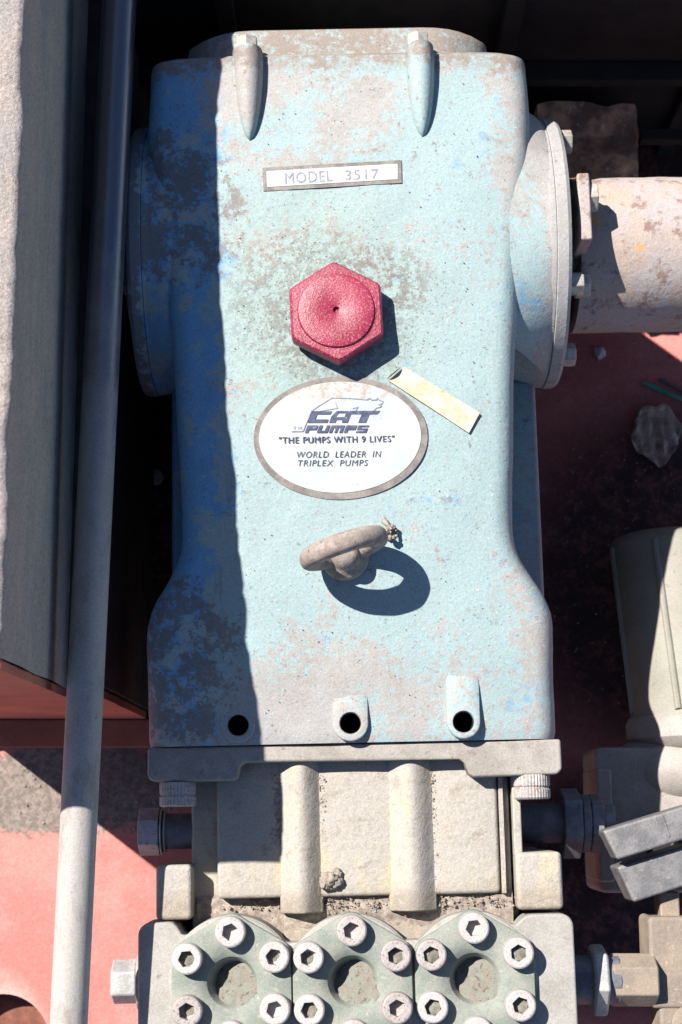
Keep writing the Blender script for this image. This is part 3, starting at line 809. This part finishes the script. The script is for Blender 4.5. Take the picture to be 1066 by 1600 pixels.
def hull(pts):
    pts = sorted(set(pts)); 
    def half(p):
        h = []
        for q in p:
            while len(h) >= 2 and (h[-1][0] - h[-2][0]) * (q[1] - h[-2][1]) - (h[-1][1] - h[-2][1]) * (q[0] - h[-2][0]) <= 0: h.pop()
            h.append(q)
        return h[:-1]
    return half(pts) + half(pts[::-1])
cp_ = []
for j in range(6):
    a = math.pi / 2 + math.pi / 3 * j
    for k in range(24):
        b = 2 * math.pi * k / 24; cp_.append((min(95.5, max(-95.5, 80 * math.cos(a) + 27 * math.cos(b))), 80 * math.sin(a) + 27 * math.sin(b)))
HU = hull(cp_)
def ray(poly, a):
    dx, dy = math.cos(a), math.sin(a); best = 0
    for (x0, y0), (x1, y1) in zip(poly, poly[1:] + poly[:1]):
        ex_, ey_ = x1 - x0, y1 - y0; den = dx * ey_ - dy * ex_
        if abs(den) < 1e-9: continue
        t = (x0 * ey_ - y0 * ex_) / den; u = (x0 * dy - y0 * dx) / den
        if t > 0 and -1e-6 <= u <= 1 + 1e-6: best = max(best, t)
    return best
ZC = -186
def screw_mb():
    mb = MB(); n = 36; rg = []
    A = [2 * math.pi * j / n for j in range(n)]
    hexr = lambda a: 13.4 * math.cos(math.pi / 6) / math.cos((a % (math.pi / 3)) - math.pi / 6)
    circ = lambda r, z: [(r * math.cos(a), r * math.sin(a), z) for a in A]
    rg += [circ(24.5, 0), circ(24.5, 18), circ(23.6, 21), circ(21.5, 22.6), circ(17, 22.8)]
    rg += [[(hexr(a) * k * math.cos(a), hexr(a) * k * math.sin(a), z) for a in A] for k, z in ((1.06, 22.6), (1, 21.5), (1, 7))]
    rg += [circ(6, 6)]
    mb.rings(rg, True, True); return mb
scr_me = screw_mb().mesh("cap_screw", M['screw'], (0, 0, 0), 30)
def dirt_mesh(i):
    rnd = random.Random(i); mb = MB(); n = 14
    tx, ty = rnd.uniform(-.2, .2), rnd.uniform(-.25, .0)
    for_r = [(12.0, 6.5), (8, 7.5), (4, 8.2)]
    rg = []
    for r, z in for_r:
        rg.append([(r * math.cos(2 * math.pi * j / n), r * math.sin(2 * math.pi * j / n), z + 10 * (tx * math.cos(2 * math.pi * j / n) + ty * math.sin(2 * math.pi * j / n)) * r / 12 + rnd.uniform(-.8, .8)) for j in range(n)])
    mb.rings(rg, False, True); return mb.mesh("socket_dirt", M['socket_dirt'], (0, 0, 0), 60)
dirts = [dirt_mesh(i) for i in range(4)]
ns = 0
for i, (x, y) in enumerate(COV):
    dish = [(2, ZC - 52), (14, ZC - 51), (26, ZC - 46), (32, ZC - 36), (36, ZC - 17), (40, ZC - 9), (46, ZC - 4.5), (54, ZC - 1.6), (63, ZC)]
    vc = radial_plate(x, y, dish, lambda a: ray(HU, a), ZC, -215, 96, 2.5).build("valve_cover", M['cover'], pump, sharp=25)
    vc['label'] = ("grey green six-screw valve cover at the left end", "grey green six-screw valve cover in the middle", "grey green six-screw valve cover at the right end")[i]
    # soil lying in the dish
    mb = MB(); rg = []; rr = random.Random(40 + i)
    for r in (38, 33, 28, 22, 16, 10, 5):
        row = []
        for j in range(26):
            a_ = 2 * math.pi * j / 26; cc_ = math.cos(a_ + 0.7); ra_ = r * (1 + 0.16 * max(0, cc_) + 0.07 * noise.noise(Vector((3 * math.cos(a_), 3 * math.sin(a_), i * 5.0))))
            row.append((x + 2 + ra_ * math.cos(a_), y - 2 + ra_ * math.sin(a_), ZC - 27 + ra_ * (0.50 if cc_ > 0 else 0.62) * cc_ + 5 * noise.noise(Vector((ra_ * .09 * math.cos(a_), ra_ * .09 * math.sin(a_), i * 3.0))) + rr.uniform(-1, 1)))
        rg.append(row)
    mb.rings(rg, False, True).build("soil_in_dish", M['dish_soil'], (pump, vc), sharp=70)
    for j in range(6):
        a = math.pi / 2 + math.pi / 3 * j
        o = bpy.data.objects.new("cap_screw", scr_me); col.objects.link(o); o.parent = vc
        o.location = Vector((x + 80 * math.cos(a), y + 80 * math.sin(a), ZC - DECK)) * S
        o.rotation_euler = (0, 0, random.uniform(0, math.pi / 3))
        q = bpy.data.objects.new("socket_dirt", dirts[ns % 4]); col.objects.link(q); q.parent = vc
        q.location = o.location; q.rotation_euler = (0, 0, random.uniform(-.8, .8)); q.scale.z = random.choice((0.4, 0.9, 1.2, 1.7)); ns += 1
# plug on the left end of the head
dp = MB(); dp.rings([[(y, z, k) for y, z in [(37 * math.cos(math.pi / 3 * j + .5), 37 * math.sin(math.pi / 3 * j + .5)) for j in range(6)]] for k in (364, 406)], mat=AXN((0, -936, -300)))
dpo = dp.build("discharge_plug", M['nut'], pump, 4)
MB().lathe([(47, 352), (47, 363)], 32, AXN((0, -936, -300))).build("plug_washer", M['screw'], (pump, dpo), 1)

# ================================================================ drive pipe on the right
dpipe = Thing("rusty_pipe", "fat rust-flaked pipe leaving the right bearing cover of the pump", "pipe", (430, CY - 3, -460), pump=True)
mb = MB(); rg = []
for k in range(60):
    x = 416 + 1100 * (k / 59) ** 1.2
    rg.append([(x, CY - 3 + (139 + 1.6 * noise.noise(Vector((x * .02, math.cos(a) * 3, math.sin(a) * 3)))) * math.sin(a), CZ + (139 + 1.6 * noise.noise(Vector((x * .02, math.cos(a) * 3, math.sin(a) * 3)))) * math.cos(a)) for a in [2 * math.pi * j / 64 for j in range(64)]])
mb.rings(rg).build("tube", M['pipe'], dpipe, sharp=50)
pp = MB().box(402.5, 424, CY - 46, CY + 74, CZ - 60, CZ + 207)
pp.build("clamp_plate", M['pipe'], dpipe, 4)
hb = MB(); hb.rings(hexprof(27, 16, rot=.3), mat=AX((424, CY + 40, CZ + 176))); hb.build("clamp_nut", M['bolt'], dpipe, 2)
hb = MB(); hb.rings(hexprof(22, 26, rot=.1), mat=AX((403, CY - 100, CZ + 122))); hb.build("clamp_nut", M['bolt'], dpipe, 2)

# rusty block standing in the dark behind the pipe
rk = Thing("rusty_block", "dark rusty block standing in shade behind the fat pipe", "block", (500, 1350, DECK))
def rough_box(x0, x1, y0, y1, z0, z1, amp, n=10):
    mb = MB(); bm = bmesh.new(); bmesh.ops.create_cube(bm, size=1.0)
    bmesh.ops.subdivide_edges(bm, edges=bm.edges[:], cuts=n, use_grid_fill=True)
    for v in bm.verts:
        p = Vector((x0 + (v.co.x + .5) * (x1 - x0), y0 + (v.co.y + .5) * (y1 - y0), z0 + (v.co.z + .5) * (z1 - z0)))
        q = p * 0.02
        v.co = p + Vector((noise.noise(q), noise.noise(q + Vector((9, 0, 0))), noise.noise(q + Vector((0, 9, 0))))) * amp
    bm.verts.index_update(); mb.add([v.co.copy() for v in bm.verts], [tuple(v.index for v in f.verts) for f in bm.faces]); bm.free()
    return mb
rough_box(395, 590, 1215, 1400, DECK, -560, 16).build("body", M['rust'], rk, sharp=60)
rough_box(380, 470, 1225, 1300, -562, -520, 10, 6).build("lump", M['rust'], rk, sharp=60)
rough_box(470, 560, 1180, 1222, -720, -600, 14, 8).build("lump", M['rust'], rk, sharp=60)
rough_box(600, 720, 1215, 1300, DECK, -740, 16, 8).build("lump", M['rust'], rk, sharp=60)
rough_box(545, 610, 1260, 1410, DECK, -640, 12, 6).build("bracket", M['rust'], rk, sharp=60)
sb = Thing("cross_bar", "thin dark bar crossing the gap at the upper right", "bar", (800, 1330, -560))
MB().box(600, 1500, 1318, 1342, -575, -545).build("bar", M['blackwall'], sb, 3)

# ================================================================ fittings at lower right
# olive canister
oc0 = at(1050, 838, -765); oc1 = at(1090, 1112, -650)
can = Thing("olive_canister", "olive grey ribbed canister half in shade at the right edge", "canister", ((oc0.x + oc1.x) / 2, (oc0.y + oc1.y) / 2, DECK))
axd = (oc1 - oc0).normalized(); sd = Vector((-axd.y, axd.x, 0)).normalized()
rc_ = 128
def canring(p, r, n=56): return [p + sd * (r * math.cos(2 * math.pi * j / n)) + Vector((0, 0, 1)) * (r * math.sin(2 * math.pi * j / n)) for j in range(n)]
mb = MB().rings([canring(oc0 - axd * 4, rc_ * .78), canring(oc0 + axd * 3, rc_ * .93), canring(oc0 + axd * 12, rc_ * .985), canring(oc0 + axd * 24, rc_), canring(oc1, rc_), canring(oc1 + axd * 20, rc_)])
mb.build("shell", M['olive'], can, sharp=40)
for aa in (172, 118, 60):
    a = math.radians(aa)
    q = sd * (rc_ * math.cos(a)) + Vector((0, 0, rc_ * math.sin(a)))
    MB().tube([oc0 + axd * 26 + q * 0.985, oc0 + axd * 40 + q, oc1 + q], 7, 10).build("rib", M['olive'], can)
MB().tube([oc1 + Vector((0, 40, -rc_ + 6)), oc1 + Vector((0, 40, DECK + 650))], 50, 20).build("stand", M['blackwall'], can)
# casting that the canister screws into
cs = Thing("valve_body", "dusty pale grey casting below the olive canister", "valve", (600, 100, DECK))
mb = MB().rings([canring(oc1 + axd * 4, rc_ * .9), canring(oc1 + axd * 8, rc_ + 4), canring(oc1 + axd * 22, rc_ + 12), canring(oc1 + axd * 52, rc_ + 14), canring(oc1 + axd * 70, rc_ * .98), canring(oc1 + axd * 80, rc_ * .8)])
mb.build("neck", M['cast'], cs, sharp=45)
c0 = at(930, 1205, -545); c1 = at(1120, 1395, -545)
MB().prism(rrect(c0.x, c1.x, c1.y, at(930, 1168, -545).y, 14), -700, -540).build("block", M['cast'], cs, 8, 3)
MB().prism(rrect(c0.x - 2, c0.x + 26, c1.y + 20, c0.y + 4, 6), -690, -515).build("rim", M['cast'], cs, 6)
MB().box(c0.x + 60, c1.x - 30, c1.y + 20, c0.y - 20, DECK, -700).build("pedestal", M['blackwall'], cs, 6)
bw_ = at(1062, 1205, -600); rg = []
for k in range(13):
    ph = math.pi / 2 * k / 12
    rg.append([(bw_.x + 128 * math.cos(ph) * math.cos(2 * math.pi * j / 40), bw_.y + 78 * math.cos(ph) * math.sin(2 * math.pi * j / 40), -640 + 128 * math.sin(ph)) for j in range(40)])
MB().rings(rg[:-1], True, True).build("bowl", M['cast'], cs, sharp=50)
# inlet union on the right flank
un = Thing("inlet_union", "dark hex union between the pump inlet and the grey casting", "fitting", (400, -10, -330))
ua = PUMP_M @ Vector((284, -693, -400))
for nm, r0, r1_, x0, x1, m_, hx_ in (("pipe_stub", 34, 34, 0, 130, 'darknut', 0), ("hex_nut", 62, 62, 80, 112, 'darknut', 1), ("collar", 50, 50, 113, 128, 'darknut', 0), ("hex_end", 52, 52, 129, 150, 'darknut', 1), ("pipe_stub", 33, 33, 150, 172, 'darknut', 0)):
    mb = MB(); n = 6 if hx_ else 32
    mb.rings([[(math.cos(2 * math.pi * j / n + .35) * r0, math.sin(2 * math.pi * j / n + .35) * r0, k) for j in range(n)] for k in (x0, x1)], mat=AX(ua)); mb.build(nm, M[m_], un, 3)
# dark jaws
jw = Thing("pipe_clamp", "pair of worn dark steel jaws lying one above the other, sunlit at right edge", "clamp", (540, -60, -420))
def jaw(p, q, wdt, z0, z1):
    p = Vector(p); q = Vector(q); d = (q - p).normalized(); n = Vector((-d.y, d.x, 0)); e = p + d * 420
    pts = [p, e, e - n * wdt, p - n * wdt + d * 8]
    return [(v.x, v.y) for v in pts]
a = at(942, 1298, -290); b = at(1066, 1260, -290)
u_ = MB().prism(jaw(a, b, 53, 0, 0), -350, -290).build("upper_jaw", M['jaw'], jw, 5, 3)
dj = (b - a).normalized()
for kk, ww in ((102, 6),):
    pp0 = a + dj * kk; nn = Vector((-dj.y, dj.x, 0))
    MB().prism([(v.x, v.y) for v in (pp0 - nn * 5, pp0 + dj * 4 - nn * 5, pp0 + dj * 4 - nn * 42, pp0 - nn * 42)], -300, -288.4).build("scribed_ridge", M['jaw'], (jw, u_), 1)
a = at(964, 1355, -320); b = at(1066, 1322, -320)
MB().prism(jaw(a, b, 64, 0, 0), -405, -320).build("lower_jaw", M['jaw'], jw, 5, 3)
MB().box(590, 640, -120, -20, -470, -393).build("jaw_pin", M['jaw'], jw, 4)
MB().box(560, 700, -110, -10, -560, -470).build("jaw_post", M['blackwall'], jw, 4)
# discharge fitting
df = Thing("brass_elbow", "dirty brown brass elbow fitting at the lower right corner", "fitting", (520, -260, -350))
da = PUMP_M @ Vector((352, -952, -330)); 
def hexbar(r, x0, x1, n=6, ph=.2): return MB().rings([[(math.cos(2 * math.pi * j / n + ph) * r * k_, math.sin(2 * math.pi * j / n + ph) * r * k_, k) for j in range(n)] for k, k_ in ((x0, .92), (x0 + 4, 1), (x1 - 4, 1), (x1, .92))], mat=AX(da))
hexbar(40, -20, 90, 28).build("pipe_stub", M['darknut'], df)
hexbar(60, 40, 66).build("lock_nut", M['nut'], df, 2)
hexbar(44, 72, 150, 6, .5).build("hex_end", M['brass'], df, 3)
t0 = at(1012, 1432, -330); t1 = at(1066, 1545, -330)
MB().prism(rrect(t0.x, t0.x + 260, da.y - 46, t0.y, 9), -420, -322).build("elbow_body", M['brass'], df, 7, 3)
MB().prism(rrect(t0.x + 14, t0.x + 240, da.y - 330, da.y - 40, 9), -410, -326).build("elbow_leg", M['brass'], df, 7, 3)
MB().box(t0.x + 26, t0.x + 60, t0.y - 4, t0.y + 40, -410, -350).build("stem", M['brass'], df, 4)
MB().lathe([(22, -326), (30, -322), (30, -318), (24, -315)], 28, Matrix.Translation((t0.x + 62, da.y - 70, 0))).build("cast_boss", M['brass'], df)
MB().tube([(t0.x + 140, da.y - 100, -405), (t0.x + 140, da.y - 100, DECK)], 36, 18).build("riser", M['darknut'], df)

# ================================================================ litter
# crumpled leaf
lp = at(1022, 683, DECK)
mb = MB(); nu, nv = 16, 12; vv = []; 
for iu in range(nu + 1):
    for iv in range(nv + 1):
        u = iu / nu * 2 - 1; v = iv / nv * 2 - 1
        hwid = 64 * (1 - 0.55 * abs(u) ** 2.2) * (1 + .12 * math.sin(u * 5))
        x = lp.x + u * 48 + 10 * v + 4 * noise.noise(Vector((u * 3, v * 3, 0))); y = lp.y + v * hwid - 14 * u
        z = DECK + 8 + 15 * (v * v) + 24 * abs(noise.noise(Vector((u * 1.6, v * 1.6, 5)))) + 9 * abs(math.sin(6 * u + 2 * v))
        vv.append((x, y, z))
ff_ = [(i * (nv + 1) + j, (i + 1) * (nv + 1) + j, (i + 1) * (nv + 1) + j + 1, i * (nv + 1) + j + 1) for i in range(nu) for j in range(nv)]
mb.add(vv, ff_)
lo = solo("dry_leaf", mb, M['leaf'], "crumpled brown dry leaf on the shaded red deck", "leaf", (lp.x, lp.y, DECK), sharp=60)
sm = lo.modifiers.new("thickness", 'SOLIDIFY'); sm.thickness = 1.2 * S
s0 = at(1004, 597, DECK + 6); s1 = at(1090, 634, DECK + 6)
solo("straw", MB().tube([s0, s0.lerp(s1, .5), s1], 5.5, 10), M['straw'], "thin green straw lying on the shaded red deck", "straw", (s0 + s1) / 2)
s0 = at(1030, 592, DECK + 5); s1 = at(1100, 628, DECK + 5)
solo("wire_end", MB().tube([s0, s0.lerp(s1, .5), s1], 3.5, 8), M['darknut'], "thin dark wire end beside the green straw", "wire", (s0 + s1) / 2)
def lump(c, r, seed, sq=.7):
    mb = MB(); bm = bmesh.new(); bmesh.ops.create_icosphere(bm, subdivisions=3, radius=1)
    for v in bm.verts:
        k = 1 + .45 * noise.noise(v.co * 1.7 + Vector((seed, 0, 0))) + .28 * noise.noise(v.co * 5.1 + Vector((0, seed, 0))); v.co = Vector((v.co.x * r * k, v.co.y * r * k, v.co.z * r * k * sq)) + Vector(c)
    bm.verts.index_update(); mb.add([v.co.copy() for v in bm.verts], [tuple(v.index for v in f.verts) for f in bm.faces]); bm.free(); return mb
p = at(937, 552, DECK + 8)
solo("pebble", lump(p, 13, 3), M['pebble'], "small white pebble on the deck below the fat pipe", "pebble", (p.x, p.y, DECK), sharp=60)
p = at(243, 745, DECK + 5)
solo("washer", MB().lathe([(5, 0), (17, 0), (17, 4), (15, 5), (5, 5)], 28, Matrix.Translation((p.x, p.y, DECK + 1))), M['pebble'], "pale round disc on the dark deck left of the pump", "washer", (p.x, p.y, DECK))
# mud lump on the manifold
q = loc(517, 1374, -222)
mb = MB()
for i in range(7):
    mb.v += lump((q.x + random.uniform(-16, 14), q.y + random.uniform(-10, 10), -222 + random.uniform(-2, 8)), random.uniform(7, 13), i * 3.3, .9).v
mb = MB()
for i in range(7):
    l_ = lump((q.x + random.uniform(-14, 14), q.y + random.uniform(-9, 9), -222 + random.uniform(-2, 7)), random.uniform(7, 13), i * 3.3, .9); mb.add(l_.v, l_.f)
solo("mud_clump", mb, M['crumb'], "crusty brown mud clump on the inlet manifold between two columns", "mud", (q.x, q.y, -226), pump=True, sharp=70)
# dried husk beside the lifting eye
h0 = loc(612, 834, -122); mb = MB()
for i in range(9):
    a = i * .72; l_ = lump((h0.x + 8 * math.cos(a), h0.y + 9 * math.sin(a), ztop(h0.x, h0.y) + 3 + 14 * random.random()), random.uniform(2.5, 5.5), i * 2.1, 1.2); mb.add(l_.v, l_.f)
mb.tube([(h0.x - 12, h0.y + 22, ztop(h0.x, h0.y) + 6), (h0.x, h0.y + 4, ztop(h0.x, h0.y) + 22)], [5, 2], 7)
solo("dry_husk", mb, M['crumb'], "tiny dried husk caught against the lifting eye", "husk", (h0.x, h0.y, ztop(h0.x, h0.y)), pump=True, sharp=70)

def crumbs(name, spots, mat, label):
    mb = MB(); rnd = random.Random(name)
    for (x, y, z, r) in spots:
        a = rnd.uniform(0, 6.28); h = r * rnd.uniform(.5, 1)
        pts = [(x + r * rnd.uniform(.6, 1.1) * math.cos(a + 2 * math.pi * j / 5), y + r * rnd.uniform(.6, 1.1) * math.sin(a + 2 * math.pi * j / 5), z - 1) for j in range(5)]
        tp_ = [(x + (p[0] - x) * rnd.uniform(.3, .8), y + (p[1] - y) * rnd.uniform(.3, .8), z + h * rnd.uniform(.6, 1.1)) for p in pts]
        mb.rings([pts, tp_])
    return mb
rnd = random.Random(5)
def case_spots(n, rmax, bias=None):
    out = []
    while len(out) < n:
        x = rnd.uniform(-230, 230); y = rnd.uniform(-545, 575)
        if bias and not bias(x, y): continue
        out.append((x, y, ztop(x, y) + 1.0, rnd.uniform(.8, rmax)))
    return out
solo("soil_crumbs", crumbs("a", case_spots(170, 1.5, lambda x, y: (x + 9) ** 2 / 150 ** 2 + (y + 63) ** 2 / 110 ** 2 > 1 and not (-135 < x < 105 and 350 < y < 405)), M['crumb'], ""), M['crumb'], "fine soil crumbs scattered over the pump's blue top", "crumbs", (0, 0, -100), kind='stuff', pump=True, sharp=10)
ms = []
for i in range(620):
    t = rnd.random()
    if t < .40:
        x = rnd.gauss(-52, 4) if rnd.random() < .5 else rnd.gauss(131, 4); y = -605 - abs(rnd.gauss(0, 40)) if rnd.random() < .6 else rnd.uniform(-812, -600); z = -229
    else: x = rnd.choice([rnd.gauss(-150, 30), rnd.gauss(-48, 14), rnd.gauss(10, 40), rnd.gauss(132, 14), rnd.gauss(200, 40)]); y = rnd.gauss(-815, 7); z = -240 if x > -116 else -258
    ms.append((x, y, z + 1, rnd.uniform(.7, 1.6) if rnd.random() < .8 else rnd.uniform(1.6, 3.6)))
for i in range(120): ms.append((rnd.gauss(-124, 6), rnd.uniform(-720, -600), -230, rnd.uniform(1.2, 3.5)))
solo("manifold_crumbs", crumbs("b", ms, None, ""), M['crumb'], "dry soil crumbs gathered in the grooves of the inlet manifold", "crumbs", (0, -700, -245), kind='stuff', pump=True, sharp=10)
mb = MB(); nx, ny_ = 96, 18; vv = []
for j in range(ny_ + 1):
    for i in range(nx + 1):
        x = -262 + 520 * i / nx; y = -797 - 72 * j / ny_
        base = -266 if x < -118 else -248
        e = math.sin(math.pi * min(1, max(0, (j + .2) / ny_)) ** 0.55)
        n1 = noise.noise(Vector((x * .03, y * .05, 2))) + .6 * noise.noise(Vector((x * .11, y * .11, 7))) + .35 * noise.noise(Vector((x * .35, y * .35, 9)))
        vv.append((x, y, base - 3 + e * (9 + 7 * n1) + (0.9 * noise.noise(Vector((x * .9, y * .9, 4))))))
mb.add(vv, [(j * (nx + 1) + i, j * (nx + 1) + i + 1, (j + 1) * (nx + 1) + i + 1, (j + 1) * (nx + 1) + i) for j in range(ny_) for i in range(nx)])
solo("soil_drift", mb, M['crumb'], "drift of dry brown soil between the inlet manifold and the valve covers", "soil", (0, -830, -266), kind='stuff', pump=True, sharp=80)
for nm, mt, lb in (("red_flakes", 'chip_red', "tiny red paint flakes lying in the manifold grooves"), ("blue_flakes", 'chip_blue', "tiny blue paint flakes lying in the manifold grooves")):
    ms = []
    for i in range(26):
        g = rnd.choice([(-56, -610, 8, 14), (132, -612, 9, 16), (128, -800, 9, 14), (60, -822, 40, 6), (150, -822, 50, 6)])
        ms.append((rnd.gauss(g[0], g[2]), rnd.gauss(g[1], g[3]), -229 if g[1] > -700 else -238, rnd.uniform(1, 2.4)))
    solo(nm, crumbs(nm, ms, None, ""), M[mt], lb, "flakes", (0, -700, -245), kind='stuff', pump=True, sharp=10)
ms = []
for i in range(420):
    ms.append((rnd.gauss(-560, 120), rnd.gauss(45, 55), DECK + .5, rnd.uniform(.8, 1.8) if rnd.random() < .85 else rnd.uniform(2, 5)))
for i in range(160):
    p = at(rnd.uniform(860, 1066), rnd.uniform(510, 1100), DECK); ms.append((p.x, p.y, DECK + .5, rnd.uniform(1, 4)))
solo("deck_soil", crumbs("d", ms, None, ""), M['crumb'], "dry soil and grit scattered on the red deck", "soil", (0, 0, DECK), kind='stuff', sharp=10)
